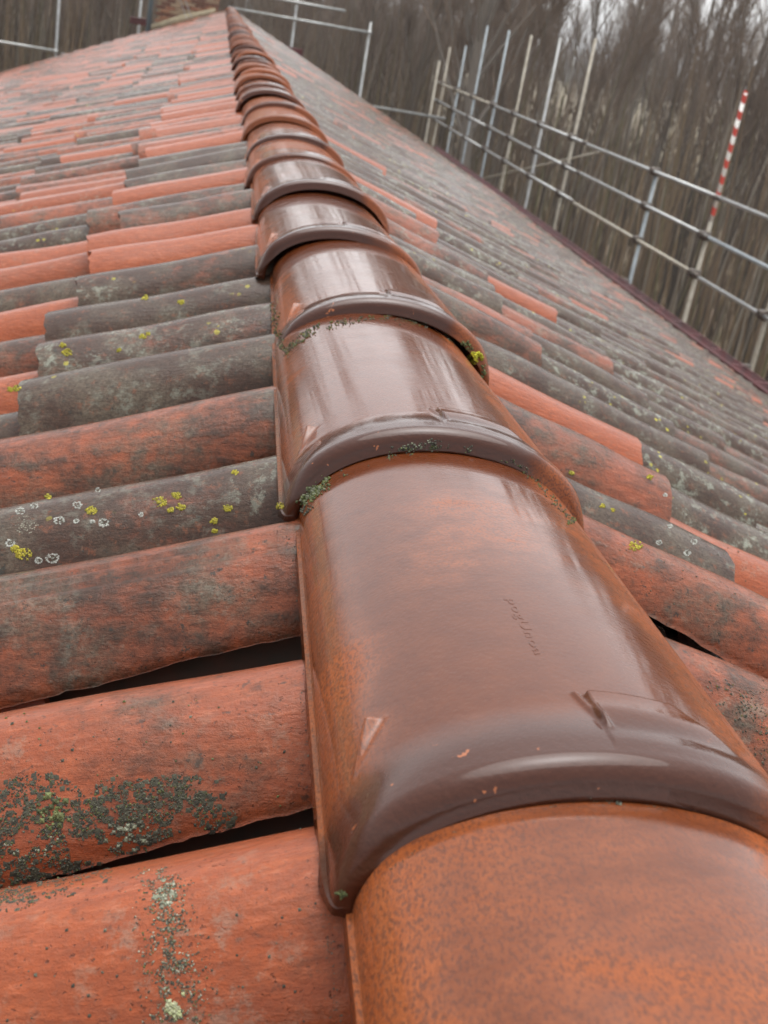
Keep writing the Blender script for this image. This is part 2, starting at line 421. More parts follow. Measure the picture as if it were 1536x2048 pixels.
# hand set looks of the nearest tiles: (side, column, row) -> tint
HERO = {(-1, -1, 0): (.30, .05, .31, .35), (-1, 0, 0): (.42, .30, .62, .25), (-1, 1, 0): (.60, .35, .15, .25), (-1, 2, 0): (.80, .55, .47, .9),
        (-1, 3, 0): (.62, .15, .83, .35), (-1, 4, 0): (.88, .70, .29, .5), (-1, 5, 0): (.78, .45, .56, .95), (-1, 6, 0): (.92, .65, .71, .7),
        (-1, 7, 0): (.82, .5, .07, .8), (-1, 8, 0): (.12, .0, .37, .0), (-1, 9, 0): (.10, .05, .91, .1), (-1, 10, 0): (.7, .6, .2, .5), (-1, 11, 0): (.68, .5, .5, .4),
        (-1, 12, 0): (.25, .1, .44, .1), (-1, 13, 0): (.75, .6, .64, .3), (-1, 14, 0): (.98, .9, .14, .3), (-1, 15, 0): (.95, .8, .74, .3), (-1, 16, 0): (.15, 0, .34, .1),
        (-1, 7, 1): (.1, .05, .52, 0), (-1, 5, 1): (.3, .1, .12, .1), (-1, 6, 1): (.65, .4, .82, .3), (-1, 4, 1): (.9, .7, .42, .8), (-1, 3, 1): (.35, .15, .33, .2),
        (1, -1, 0): (.5, .05, .9, .3), (1, 0, 0): (.55, .15, .23, .35), (1, 1, 0): (.52, .2, .55, .5), (1, 2, 0): (.86, .6, .11, .5), (1, 3, 0): (.6, .5, .76, .3),
        (1, 4, 0): (.12, .02, .4, .1), (1, 5, 0): (.9, .8, .64, .8), (1, 6, 0): (.65, .35, .04, .4), (1, 3, 1): (.2, .05, .27, .25), (1, 2, 1): (.25, .1, .7, .3), (1, 4, 1): (.95, .9, .5, 1)}
tiles = []
for side in (-1, 1):
    for i in range(NCOL0, NCOL1+1):
        rc = random.Random(side*1000+i)
        cy = rc.uniform(-.004, .004)
        yc = col_y(i, side)+cy
        coff = rc.uniform(-.014, .014) if i < 9 else rc.uniform(-.035, .035)
        for j in range(NROW):
            rr = random.Random((side+2)*100003+i*131+j)
            d = D0-(.055 if side > 0 else 0)+EXPO*j+coff+rr.uniform(-.016, .016)
            if j == NROW-1 and i < 0: d = D0+EXPO*j+rr.uniform(-.006, .006)
            if i > 8: d += rr.uniform(-.025, .025)
            jit = dict(yaw=rr.uniform(-R(1.7), R(1.7)), tilt=rr.uniform(-R(.8), R(1.2)), off=rr.uniform(-.004, .004), roll=rr.uniform(-R(2.5), R(2.5)))
            if i <= 8 and j == 0: jit['yaw'] *= .6
            if side < 0 and i == 1 and j == 0: jit.update(yaw=0, off=.002, roll=R(-1.5), tilt=0)
            if side > 0 and i == 1 and j == 0: jit.update(yaw=R(-1), off=.010, roll=R(-6), tilt=0); d = .335
            if side < 0 and i == 0 and j == 0: jit.update(yaw=0, off=0, roll=0, tilt=0)
            tint = HERO.get((side, i, j)) or tile_tint(side, rnd, i, j, rr)
            M = tile_matrix(side, yc, d, **jit)
            if side > 0 and j == 0: M = M @ Matrix.Diagonal((max(.5, (d-.045)/TL), 1, 1, 1))   # cut short under the ridge
            if side > 0 and i == 1 and j == 0: M = M @ Matrix.Diagonal((1, .80, .85, 1))
            # apparent size
            cpt = M @ Vector((-.2, 0, 0)); dv = cpt-CAM; zf = dv.dot(fw)
            px = 768+F_PX*dv.dot(rt)/zf if zf > .05 else -9e3; py = 1024-F_PX*dv.dot(up)/zf if zf > .05 else -9e3
            vis = zf > .05 and -250 < px < 1800 and -50 < py < 2350
            nrm = (M.to_3x3() @ Vector((0, 0, 1)))
            scr = abs(nrm.dot(dv.normalized()))/dv.length_squared if vis else 0
            if side > 0 and cpt.x < .2 and j == 0: scr *= .6
            tiles.append((scr, side, i, j, M, tint))
tiles.sort(key=lambda t: -t[0])
variants = [mesh('roof_tile', *tile_arrays(6, 11, .7, np.random.default_rng(50+k), tall=1)) for k in range(8)]
hero_bvh = []
HERO_OBJ = {}
for n, (scr, side, i, j, M, tint) in enumerate(tiles[:300]):
    if n < 70: me = mesh('roof_tile', *tile_arrays(80 if n < 16 else 34, 75 if (side < 0 and i == 1 and j == 0) else 27, 1.0, np.random.default_rng(900+n), grooves=(side < 0 and i == 1 and j == 0), tall=(i > 5)*.7))
    else: me = variants[n % 8]
    o = hpart('roof_tile', me, M_TILE, M); o.color = tint
    HERO_OBJ[(side, i, j)] = o
acc = Acc()
LV, LF = tile_arrays(2, 7, tall=1)
for scr, side, i, j, M, tint in tiles[300:]:
    m = np.array(M); acc.add(LV@m[:3, :3].T+m[:3, 3], LF, tint)
tag(hpart('roof_tile_field', acc.mesh('roof_tile_field'), M_FIELD), kind='stuff')
# pan tiles lying hollow side up between the cover tiles
acc = Acc()
t = np.linspace(0, math.pi, 7)
for side in (-1, 1):
    for i in range(NCOL0-1, NCOL1+1):
        yc = (col_y(i, side)+col_y(i+1, side))/2
        for j in range(NROW):
            d1 = D0-(.055 if side > 0 else 0)+EXPO*j-.01+.02*random.Random(side*31+i*7+j).random(); d0 = max(d1-TL, .02)
            V = []
            for d, o_ in ((d0, -.060), (d1, -.040)):
                for tt in t:
                    p = roof_pt(side, d, o_-.050*math.sin(tt)); V.append((p.x, yc+.066*math.cos(tt), p.z))
            V = np.array(V); V2 = V.copy(); V2[:, 2] -= .012
            F = [grid_faces(2, 7), grid_faces(2, 7, 14), np.array([(7+k, 8+k, 22+k, 21+k) for k in range(6)])]
            acc.add(np.concatenate([V, V2]), F)
tag(hpart('pan_tile_field', acc.mesh('pan_tile_field'), M_PAN), kind='stuff')

# ------------------------------------------------------------------ ridge tiles
RP, RY1 = .42, .3985
def ridge_arrays(us, nphi, detail):
    """local: y along the ridge (0 = lip facing the camera), x across, z up from the bearing edge"""
    ph = np.linspace(-math.pi/2, math.pi/2, nphi) if nphi < 150 else np.radians(np.concatenate([np.linspace(-90, -76, 10), np.linspace(-75, -44, 56), np.linspace(-42, -9, 32), np.linspace(-8, 8, 84), np.linspace(8.6, 52, 66), np.linspace(54, 90, 22)]))
    nphi = len(ph)
    U, PH = np.meshgrid(us, ph, indexing='ij')
    k = np.clip(U/.42, 0, 1.1)
    a = .1195-.0105*k; b = .0775-.0135*k
    off = np.zeros_like(U)
    pd = np.degrees(PH)
    # bead: swells behind the lip and rolls over at the front
    sw = .0030*(1-sstep(.022, .060, U+.012*sstep(30, 80, -pd)))
    off += sw*(1-.9*sstep(55, 80, np.abs(pd)))
    r = .0140; uu = np.clip(r-U, 0, r); off -= (r-np.sqrt(np.maximum(r*r-uu*uu, 0)))*(1-.75*sstep(60, 86, np.abs(pd)))
    if detail:
        tab = sstep(.0655, .0635, U)*sstep(-3.0, -1.8, pd)*sstep(38, 32, pd+1.0*(U-.03)*400)*sstep(.012, .024, U)
        off += .0042*tab*(1-.8*sstep(.05, .03, U))
        for c0, c1, hh in ((-4.5, -1.0, .0019),):
            cc = c0+(c1-c0)*np.clip((.066-U)/.034, 0, 1)
            off += hh*np.exp(-((pd-cc)/.75)**2)*sstep(.068, .0655, U)*sstep(.028, .040, U)
        # pointed lug low on the left flank
        q = np.clip((.080-U)/.030, 0, 1); cc = -57-11*q; wd = np.where(pd < cc, 1.2, 2.8-1.6*q)
        off += .0068*np.clip(1-q, 0, 1)**1.3*np.exp(-((pd-cc)/wd)**2)*sstep(.0815, .0795, U)*(U > .03)
    ex, ez = np.sin(PH), np.cos(PH)
    nx, nz = ex/a, ez/b; nl = np.sqrt(nx*nx+nz*nz)
    X = a*ex+off*nx/nl; Z = b*ez+off*nz/nl
    # thin rib and flange along both bearing edges
    O = np.stack([X, U, Z], -1)
    def edge(col_, sgn):
        x = col_[:, 0]; u = col_[:, 1]; ro = np.clip(.008-u, 0, .008)*.8
        tp = .4+.6*sstep(0, .03, u)
        rows = [np.stack([x+sgn*dx*tp, u, dz*tp], -1) for dx, dz in ((.0002, -.002), (.0024, -.0028), (.0026, -.0046), (.0010, -.0054), (.0022, -.013), (-.006, -.014))]
        return rows
    L = edge(O[:, 0], -1)[::-1]; Rr = edge(O[:, -1], 1)
    G = np.stack(L+[O[:, q] for q in range(nphi)]+Rr, 1)
    nu, nc = G.shape[:2]
    V = G.reshape(-1, 3); F = [grid_faces(nu, nc)]
    # front face down to the inner arch, then inside
    ncol = 24
    phi = np.linspace(-math.pi/2, math.pi/2, nc-2)
    base = G[0]
    cx = np.concatenate([[-.1085], .1085*np.sin(phi), [.1085]]); cz = np.concatenate([[-.006], .0642*np.cos(phi), [-.006]])
    lip = np.stack([cx, np.full(nc, .0), cz], -1)
    m1 = base*.35+lip*.65; m1[:, 1] = -.0015
    l2 = lip.copy(); l2[:, 1] = .004; l2[:, 0] *= .992; l2[:, 2] -= .0008
    l3 = l2.copy(); l3[:, 1] = us[-1]; l3[:, 0] *= .88; l3[:, 2] = np.where(l3[:, 2] > 0, l3[:, 2]*.78, l3[:, 2])
    st = len(V); V = np.concatenate([V, m1, lip, l2, l3])
    fr = np.arange(nc-1)
    prev = fr
    for q in range(4):
        cur = st+q*nc+fr
        F.append(np.stack([prev, cur, cur+1, prev+1], 1)); prev = cur
    return V, F
us_hi = np.concatenate([np.linspace(0, .0165, 16), np.linspace(.0175, .09, 74), np.linspace(.095, .46, 40)])
us_mid = np.concatenate([np.linspace(0, .0165, 8), np.linspace(.019, .09, 22), np.linspace(.12, .46, 12)])
us_lo = np.array([0, .002, .006, .0165, .026, .035, .045, .055, .12, .25, .46])
ME_HI = mesh('ridge_tile', *ridge_arrays(us_hi, 200, True)); ME_MID = mesh('ridge_tile', *ridge_arrays(us_mid, 70, True)); ME_LO = mesh('ridge_tile', *ridge_arrays(us_lo, 19, False))
RID = {0: (.48, .1, .2, .5), 1: (.95, .4, .55, .95), 2: (.92, .2, .31, 1), 3: (.85, 0, .77, 1), 4: (.90, 0, .12, 1), 5: (.75, .2, .4, 1), 6: (.45, .5, .9, .9), 7: (.55, .2, .66, 1), 8: (.15, .3, .05, .4)}
RX = {0: -.004, 1: -.003, 2: -.004, 3: .007, 4: -.002, 5: .002, 6: -.004, 7: .004, 8: 0}
RIDGE = []
for k in range(-2, 72):
    rr = random.Random(400+k)
    y = RY1+(k-1)*RP
    if y+.46 > YG1+.1: break
    me = ME_HI if 0 <= k <= 4 else (ME_MID if k <= 16 else ME_LO)
    M = Matrix.Translation((RX.get(k, rr.uniform(-.010, .010)), y, 0 if k < 5 else rr.uniform(-.006, .006))) @ Euler((rr.uniform(-R(.4), R(.4)) if k > 4 else 0, 0, rr.uniform(-R(.8), R(.8)) if k > 2 else 0)).to_matrix().to_4x4()
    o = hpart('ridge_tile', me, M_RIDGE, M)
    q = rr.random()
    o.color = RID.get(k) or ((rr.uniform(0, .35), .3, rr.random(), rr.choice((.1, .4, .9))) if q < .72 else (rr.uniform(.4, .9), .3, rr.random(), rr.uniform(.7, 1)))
    RIDGE.append(o)
# raised lettering on the second tile from the camera
fc = bpy.data.curves.new('raised_lettering', 'FONT'); fc.body = 'pogUnoa'; fc.size = .0065; fc.extrude = .00014; fc.bevel_depth = .0001; fc.align_x = 'CENTER'; fc.space_character = 1.12
to = bpy.data.objects.new('t', fc); col.objects.link(to); bpy.context.view_layer.update()
tm = bpy.data.meshes.new_from_object(to.evaluated_get(bpy.context.evaluated_depsgraph_get())); bpy.data.objects.remove(to)
bm = bmesh.new(); bm.from_mesh(tm); bmesh.ops.subdivide_edges(bm, edges=[e for e in bm.edges if e.calc_length() > .003], cuts=2)
for v in bm.verts:
    uu = .137-v.co.x*2.5; ph = v.co.y/.1-R(9); h = v.co.z
    k = uu/.42; a, b = .1195-.0105*k, .0775-.0135*k
    v.co = Vector(((a+h)*math.sin(ph), uu, (b+h)*math.cos(ph)))
bm.to_mesh(tm); bm.free(); tm.name = 'raised_lettering'
for p_ in tm.polygons: p_.use_smooth = False
lo = obj('raised_lettering', tm, M_RIDGE, RIDGE[3]); lo.color = RIDGE[3].color

# ------------------------------------------------------------------ moss and lichen growing on the tiles
def world_bvh(objs):
    V, P, own, n = [], [], [], 0
    for o in objs:
        M = o.parent.matrix_basis @ o.matrix_parent_inverse @ o.matrix_basis if o.parent else o.matrix_basis
        v = np.empty(len(o.data.vertices)*3, np.float32); o.data.vertices.foreach_get('co', v); v = v.reshape(-1, 3)
        m = np.array(M); v = v@m[:3, :3].T+m[:3, 3]
        V.append(v)
        for p in o.data.polygons: P.append([k+n for k in p.vertices]); own.append(o)
        n += len(v)
    return BVHTree.FromPolygons([tuple(x) for x in np.concatenate(V)], P), own
house.matrix_basis = Matrix.Translation((0, 14, GZ))
near = [o for k, o in HERO_OBJ.items() if k[1] <= 16 and k[2] <= 2]+RIDGE[2:8]
BVH, OWN = world_bvh(near)
def shoot(px, py):
    d = (fw+rt*((px-768)/F_PX)-up*((py-1024)/F_PX)).normalized()
    h = BVH.ray_cast(CAM, d)
    if h[0] is None: return None
    n = h[1] if h[1].dot(d) < 0 else -h[1]
    return h[0], n, OWN[h[2]], h[3]
GROW = {}
FILTER = True
rg = random.Random(5)
def crumb(px, py, rpx, colr, flat=.6, lift=.3, kind='moss', only=None):
    if kind == 'moss' and FILTER and mnoise.noise(Vector((px/24, py/17, 3.3)))+.5*mnoise.noise(Vector((px/9, py/7, 1.3))) < rg.uniform(-.30, .04): return
    h = shoot(px, py)
    if not h or (only and not h[2].name.startswith(only)): return
    p, n, o, dist = h; r = rpx*dist/F_PX
    _, a, b = frame(n); p = p+n*(r*flat*lift)
    V = [p+a*r*rg.uniform(.6, 1.2), p+b*r*rg.uniform(.6, 1.2), p-a*r*rg.uniform(.6, 1.2), p-b*r*rg.uniform(.6, 1.2), p+n*r*flat*rg.uniform(.7, 1.3)+a*r*rg.uniform(-.3, .3), p-n*r*.5]
    F = np.array([(0, 1, 4), (1, 2, 4), (2, 3, 4), (3, 0, 4), (1, 0, 5), (2, 1, 5), (3, 2, 5), (0, 3, 5)])
    j = rg.uniform(.7, 1.25)
    GROW.setdefault((o, kind), Acc()).add(np.array([tuple(v) for v in V]), F, (colr[0]*j, colr[1]*j, colr[2]*j, 1))
GREEN = [(.10, .12, .035), (.07, .085, .03), (.14, .16, .06)]
GREY = [(.085, .085, .058), (.055, .055, .038), (.12, .122, .088), (.05, .048, .034)]
PALE = [(.36, .37, .28), (.26, .28, .20), (.17, .18, .12)]
YEL = [(.42, .36, .03), (.33, .30, .04), (.48, .42, .06)]
WHT = [(.44, .45, .41), (.34, .35, .31)]
def patch(x, y, rx, ry, n, r0, r1, pal, ang=0, flat=.6, power=.6, kind='moss'):
    for _ in range(n):
        t = rg.uniform(0, 6.283); q = rg.random()**power
        dx, dy = q*rx*math.cos(t), q*ry*math.sin(t); c, s_ = math.cos(ang), math.sin(ang)
        crumb(x+dx*c-dy*s_, y+dx*s_+dy*c, rg.uniform(r0, r1), rg.choice(pal), flat, kind=kind)
# moss on the second roof tile from the bottom, left
for (x, y, rx, ry, n) in ((60, 1610, 95, 55, 260), (40, 1720, 95, 60, 300), (170, 1640, 60, 35, 110), (300, 1600, 110, 40, 230), (270, 1660, 70, 45, 230), (395, 1590, 55, 35, 90), (130, 1760, 90, 30, 120), (25, 1790, 60, 30, 90), (230, 1590, 60, 30, 70), (430, 1640, 40, 25, 40)):
    patch(x, y, rx*1.1, ry*1.1, n, 2, 8, [(.055, .055, .035), (.07, .068, .045), (.045, .042, .03)], -.2, .14)
    patch(x, y, rx*1.1, ry*1.15, n*4, .7, 3.0, GREY+GREY+GREEN[:2], -.2, .8)
patch(110, 1620, 35, 40, 60, 3, 8, GREEN, -.2); patch(255, 1670, 45, 35, 80, 3, 7, GREY[2:3]+PALE[1:], -.2); patch(60, 1690, 60, 30, 40, 2, 4, PALE, -.2)
for _ in range(110): crumb(rg.uniform(0, 620), rg.uniform(1400, 1700), rg.uniform(1, 4.5), rg.choice(GREY+GREEN))
# lichen band across the bottom tile
for _ in range(2600):
    y = rg.uniform(1735, 2048); cx = 318+(y-1740)*.14; hw = 40+(y-1740)*.06
    x = rg.gauss(cx, hw*.55); crumb(x, y, rg.uniform(.8, 3.2), rg.choice(PALE+GREY+GREY+GREEN[:1]), .6)
patch(352, 2010, 22, 28, 120, 2, 6, [(.38, .42, .22), (.46, .48, .30)], 0); patch(330, 1790, 25, 30, 80, 2, 5, PALE, 0)
for _ in range(60): crumb(rg.uniform(0, 660), rg.uniform(1800, 2046), rg.uniform(1.5, 5), rg.choice(GREY))
# cushions and rings of lichen on the fourth tile
for (x, y, r) in ((183, 1021, 10), (320, 1004, 13), (352, 992, 9), (362, 1014, 8), (470, 945, 6), (455, 1016, 8), (48, 1108, 16), (30, 1098, 9), (428, 1042, 7), (560, 1012, 8), (96, 994, 6), (340, 1020, 6), (430, 1062, 5), (290, 596, 6), (362, 605, 5), (33, 777, 7), (20, 779, 6), (286, 674, 6), (297, 668, 4), (135, 705, 9), (125, 690, 6), (238, 700, 4), (1272, 1092, 13), (1205, 1012, 5), (1226, 1020, 4), (1143, 945, 4), (1300, 955, 5)):
    patch(x, y, r*1.15, r*.8, int(10+r*3.2), 1.5, 3.6, YEL, 0, .7, .6, 'lichen')
for (x, y, r) in ((40, 1022, 9), (118, 1041, 10), (207, 1046, 10), (152, 1042, 5), (105, 1116, 13), (77, 1121, 7), (20, 1086, 9), (196, 980, 5), (282, 1029, 5), (155, 1010, 9), (185, 1043, 4), (68, 1012, 7), (1375, 1105, 7), (1388, 1083, 6), (1318, 1085, 6), (1330, 990, 4), (1340, 1052, 5)):
    for k in range(int(14+r*3)):
        t = rg.uniform(0, 6.283); q = r*rg.uniform(.62, 1); crumb(x+q*1.1*math.cos(t), y+q*.85*math.sin(t), rg.uniform(1.2, 2.2), rg.choice(WHT), .3, kind='lichen')
    for k in range(int(r*2.2)): t = rg.uniform(0, 6.283); q = r*.75*rg.random()**.6; crumb(x+q*math.cos(t), y+q*.8*math.sin(t), rg.uniform(1, 2.2), rg.choice(GREY+WHT), .3, kind='lichen')
patch(52, 1050, 24, 18, 70, 1.2, 2.6, [(.30, .28, .22), (.2, .18, .14)], 0, .4, .6, 'lichen')
# dark crust on the near right hand tile
for _ in range(1400):
    x = rg.uniform(1340, 1536); y = rg.uniform(1360, 1560)
    if rg.random() < .55+.45*math.sin(x*.06)*math.sin(y*.05): crumb(x, y, rg.uniform(.8, 3.2), rg.choice(GREY+GREY+[(.04, .045, .03), (.16, .15, .03)]), only='roof')
for _ in range(160): crumb(rg.uniform(1200, 1520), rg.uniform(1080, 1300), rg.uniform(.8, 2.5), rg.choice(GREY), only='roof')
for _ in range(240):
    y = rg.uniform(1060, 2046); crumb(596+(y-1060)*.085+rg.gauss(-9, 7), y, rg.uniform(.7, 2.2), rg.choice(GREY), kind='dirt', only='roof')
# moss in the joints between the ridge tiles
patch(632, 978, 36, 11, 150, 2, 6, GREEN+PALE[2:], -.6, .9); patch(835, 893, 40, 7, 60, 1.5, 4, GREEN+GREY+PALE[1:], -.05, .9); patch(800, 897, 20, 6, 20, 2, 4, GREY, 0, .9)
patch(610, 672, 42, 8, 120, 1.5, 4, GREY+GREEN, -.62, .9); patch(720, 640, 60, 6, 70, 1.5, 3.5, GREY+GREEN, -.1, .9); patch(930, 690, 16, 10, 50, 1.5, 4, GREEN, .6, .9)
patch(951, 715, 13, 11, 130, 2, 5, [(.50, .50, .02), (.42, .44, .03), (.6, .58, .05)], 0, 1.2); patch(966, 742, 8, 14, 30, 1.5, 4, GREEN, .2, .9)
patch(683, 1788, 14, 8, 40, 2, 4, GREEN, .2, .9); patch(1142, 1042, 8, 10, 30, 1.5, 3.5, GREEN, .9, .9); patch(1230, 1607, 22, 4, 20, 1.5, 4, GREY, .1, .9); patch(615, 1020, 14, 12, 40, 2, 4, GREY, 0, .9)
FILTER = False
def along(pts, n, jit, r0, r1, pal, gaps=.0):
    for _ in range(n):
        t = rg.random()*(len(pts)-1); k = int(t); q = t-k
        if mnoise.noise(Vector((t*2.7, len(pts)*1.7, .4))) < gaps: continue
        x = pts[k][0]*(1-q)+pts[k+1][0]*q; y = pts[k][1]*(1-q)+pts[k+1][1]*q
        crumb(x+rg.gauss(0, jit), y+rg.gauss(0, jit), rg.uniform(r0, r1), rg.choice(pal), .9)
ARC2 = [(600, 1014), (640, 978), (680, 953), (740, 927), (800, 908), (860, 897), (900, 894), (960, 900), (1040, 932), (1100, 990), (1145, 1045)]
ARC3 = [(575, 703), (610, 675), (650, 657), (720, 641), (780, 637), (850, 650), (905, 682), (945, 720)]
ARC1 = [(710, 1788), (830, 1702), (1000, 1628), (1180, 1601), (1340, 1619)]
along(ARC2, 520, 3.5, 1, 3.2, GREY+GREEN[:2], -.02); along(ARC3, 420, 3, 1, 2.8, GREY+GREEN, -.12); along(ARC1, 160, 2.5, .8, 2.2, GREY, .1)
along([(604, 1008), (655, 966)], 160, 5, 1.5, 4.5, GREEN+PALE[2:], -1); along([(800, 898), (880, 884)], 50, 4, 1, 3.5, GREY+PALE[1:], -1)
along([(545, 610), (552, 650), (562, 690), (575, 708)], 160, 4, 1, 3, GREY+GREEN+PALE[2:], -1)
for (o, kind), a in GROW.items():
    M = (o.parent.matrix_basis @ o.matrix_parent_inverse @ o.matrix_basis).inverted(); m = np.array(M)
    a.V = [v@m[:3, :3].T+m[:3, 3] for v in a.V]
    tag(obj(kind, a.mesh(kind, False), M_MOSS, o), kind='stuff')

# ------------------------------------------------------------------ gutter
gut = None
n = 9; acc = Acc()
ys = np.linspace(YG0, YG1, 2)
prof = [(.065*math.cos(t), -.065*math.sin(t)) for t in np.linspace(0, math.pi, n)]
prof = prof+[(q[0]*.93, q[1]*.93+.002) for q in prof[::-1]]
for side in (1, -1):
    V = np.array([(side*(EX+.10)+q[0]*1.25, y, -2.258+q[1]*1.25) for y in ys for q in prof]); m = len(prof)
    F = np.array([(k, (k+1) % m, m+(k+1) % m, m+k) for k in range(m)])
    gut = hpart('gutter', mesh('gutter', V, F), M_RED)
    V, F = tube([(side*(EX+.181), YG0, -2.255), (side*(EX+.181), YG1, -2.255)], .010, 6)
    obj('rolled_edge', mesh('rolled_edge', V, F), M_RED, gut)
    if side > 0:
        bmn = bevel_box_mesh('bracket', EX+.030, EX+.186, -.015, .015, -2.248, -2.242, .001)
        for y in np.arange(1.0, YG1, .6): obj('bracket', bmn, M_RED, gut, Matrix.Translation((0, y, 0)))

# ------------------------------------------------------------------ chimney
ch = hpart('chimney', mesh('chimney', *box(-1.62, -.32, 29.55, 30.35, -1.6, 1.4), False), M_MORTAR)
bricks_ = []
for m_ in (M_BRICK, M_BRICK, M_BRICK2, M_BRICK3):
    bricks_.append(bevel_box_mesh('brick', -.102, .102, -.03, .03, -.031, .031, .006)); bricks_[-1].materials.append(m_)
for c in range(18):
    z = -.62+c*.075
    for q in range(6):
        x = -1.62+.11+q*.218+(.109 if c % 2 else 0)-.05
        if x < -.36 and z > ZR-abs(x)*TS-.02:
            b_ = obj('brick', rnd.choice(bricks_), None, ch, Matrix.Translation((x, 29.54+rnd.uniform(-.015, .01), z)))
    for q in range(4):
        yy = 29.62+q*.218+(.109 if c % 2 else 0)
        if yy < 30.3 and z > -.25:
            obj('brick', rnd.choice(bricks_), None, ch, Matrix.Translation((-.315+rnd.uniform(-.005, .005), yy, z)) @ Matrix.Rotation(math.pi/2, 4, 'Z'))
# lead and mortar fillet at the foot of the stack
V, F = tube([(-1.75, 29.5, ZR-1.72*TS+.05), (-1.1, 29.46, ZR-1.1*TS+.07), (-.33, 29.46, ZR-.33*TS+.05)], [.07, .10, .06], 8)
obj('mortar_fillet', mesh('mortar_fillet', V, F), M_MORTAR, ch)
V, F = tube([(-1.78, 29.30, -.90), (-1.74, 29.35, 2.6)], .055, 8)
mast = obj('mast', mesh('mast', V, F), plain('blue_pipe', (.10, .17, .21), .5, c2=(.14, .20, .22), scale=3)); tag(mast, 'thin blue grey pole standing on the roof at the left of the brick chimney', 'pole')
for q in range(2):
    pts = [(-1.45+.12*q+.18*t+.5*t*t, 29.3-.4*t, 1.2-1.8*t-.0*t) for t in np.linspace(0, 1, 9)]
    V, F = tube(pts, .008, 5); cb = obj('cable', mesh('cable', V, F), M_STEEL)
    tag(cb, 'thin pale cable hanging down the chimney front, ' + ('nearer the blue grey pole' if q == 0 else 'nearer the ridge tiles'), 'cable')

# ------------------------------------------------------------------ scaffold
scaf = empty('scaffold', (5.65, 20, GZ))
tag(scaf, 'galvanised tube scaffold with guard rails round the right eave and far gable', 'scaffold')
def spart(name, me, mat):
    o = obj(name, me, mat, scaf); o.matrix_parent_inverse = Matrix.Translation((-5.65, -20, -GZ)); return o
def stube(name, a, b, mat, r=.0242, n=10):
    return spart(name, mesh(name, *tube([a, b], r, n)), mat)
XR = 5.65
RZ = (-.863, -1.322, -1.778)
poles = [(9.5, .9, M_STEEL), (11.6, .9, M_RUSTY), (13.62, -1.15, M_RUSTY), (15.75, -.88, M_BLUE), (19.87, .68, M_RUSTY), (22.0, .62, M_STEEL), (24.15, .60, M_RUSTY), (26.15, .63, M_BLUE), (28.4, .67, M_BLUE), (30.5, .16, M_BLUE), (32.6, .05, M_RUSTY)]
def coupler(p, size=.072):
    V, F = tube([(p[0]-.03, p[1]-size*.8, p[2]), (p[0]-.03, p[1]+size*.8, p[2])], size*.72, 8)
    V2, F2 = tube([(p[0]+.02, p[1], p[2]-size*.7), (p[0]+.02, p[1], p[2]+size*.7)], size*.72, 8)
    a = Acc(); a.add(V, F); a.add(V2, F2); b = box(p[0]-.09, p[0]-.02, p[1]-.012, p[1]+.012, p[2]+.01, p[2]+.045); a.add(*b)
    return spart('coupler', a.mesh('coupler'), M_DARK)
for y, top, mt in poles:
    jx = rnd.uniform(-.015, .015)
    stube('upright_pole', (XR+.05+jx, y, GZ), (XR+.05, y, top), mt)
    for z in RZ:
        if top > z-.1: coupler((XR+.025, y, z))
# red and white painted pole head, each band a sleeve of its own colour
pole = tag(spart('striped_pole', mesh('striped_pole', *tube([(XR+.05, 13.62, -1.15), (XR+.05, 13.62, .30)], .0242, 10)), plain('white_band', (.72, .70, .66), .5)), 'red and white striped pole head')
M_BAND = plain('red_band', (.55, .06, .04), .5)
nb = 8; dz = 1.45/nb
for k in range(nb):
    z0 = -1.15+k*dz+dz*.52
    # slanted bands
    V, F = tube([(XR+.05, 13.62, z0), (XR+.05, 13.62, z0+dz*.5)], .0256, 10, False)
    V[:, 2] += (V[:, 1]-13.62)*1.1
    obj('red_band', mesh('red_band', V, F), M_BAND, pole)
for z, mt in zip(RZ, (M_STEEL, M_STEEL, M_STEEL)):
    for (y0, y1) in ((5.0, 13.5), (13.54, 19.0), (19.04, 26.0), (26.04, 33.2)):
        m_ = M_BLUE if (z == RZ[1] and y0 == 5.0) else rnd.choice((M_STEEL, M_STEEL, M_RUSTY))
        stube('guard_rail', (XR-.003, y0, z+rnd.uniform(-.012, .012)), (XR-.003, y1, z+rnd.uniform(-.012, .012)), m_)
        V, F = tube([(XR-.003, y1-.09, z), (XR-.003, y1+.12, z)], .031, 8); spart('sleeve', mesh('sleeve', V, F), M_DARK)
for y in (11.6, 15.75):
    coupler((XR-.02, y, -2.36), .06)
YS = 31.5
for x, top, mt in ((1.58, 1.6, M_STEEL), (3.44, .30, M_STEEL), (-4.02, 1.6, M_STEEL), (-2.12, 1.6, M_STEEL), (5.3, -.3, M_RUSTY), (-6.0, 1.2, M_STEEL)):
    stube('upright_pole', (x, YS+.05, GZ), (x, YS+.05, top), mt, .03)
for a, b, z in ((-.05, 3.45, .045), (.55, 2.77, .43), (-7.0, -3.98, -1.62), (-3.9, 5.7, -1.655), (-7, -2.0, .45)):
    stube('guard_rail', (a, YS, z), (b, YS, z+.01), M_STEEL, .032)
for x, z in ((1.58, .05), (3.44, .05), (-4.02, -1.62)):
    V, F = box(x-.05, x+.05, YS-.06, YS+.09, z-.05, z+.05); spart('coupler', bevel_box_mesh('coupler', x-.045, x+.045, YS-.06, YS+.09, z-.045, z+.045, .015), M_STEEL)
for x, z in ((1.62, -.68), (-2.10, -.62)):
    spart('toe_board', bevel_box_mesh('toe_board', x-.24, x+.24, YS-.12, YS-.07, z-.07, z+.09, .01), M_RED)
stube('brace', (6.6, 31.0, -3.0), (6.6, 20.9, -1.06), M_RUSTY, .02)

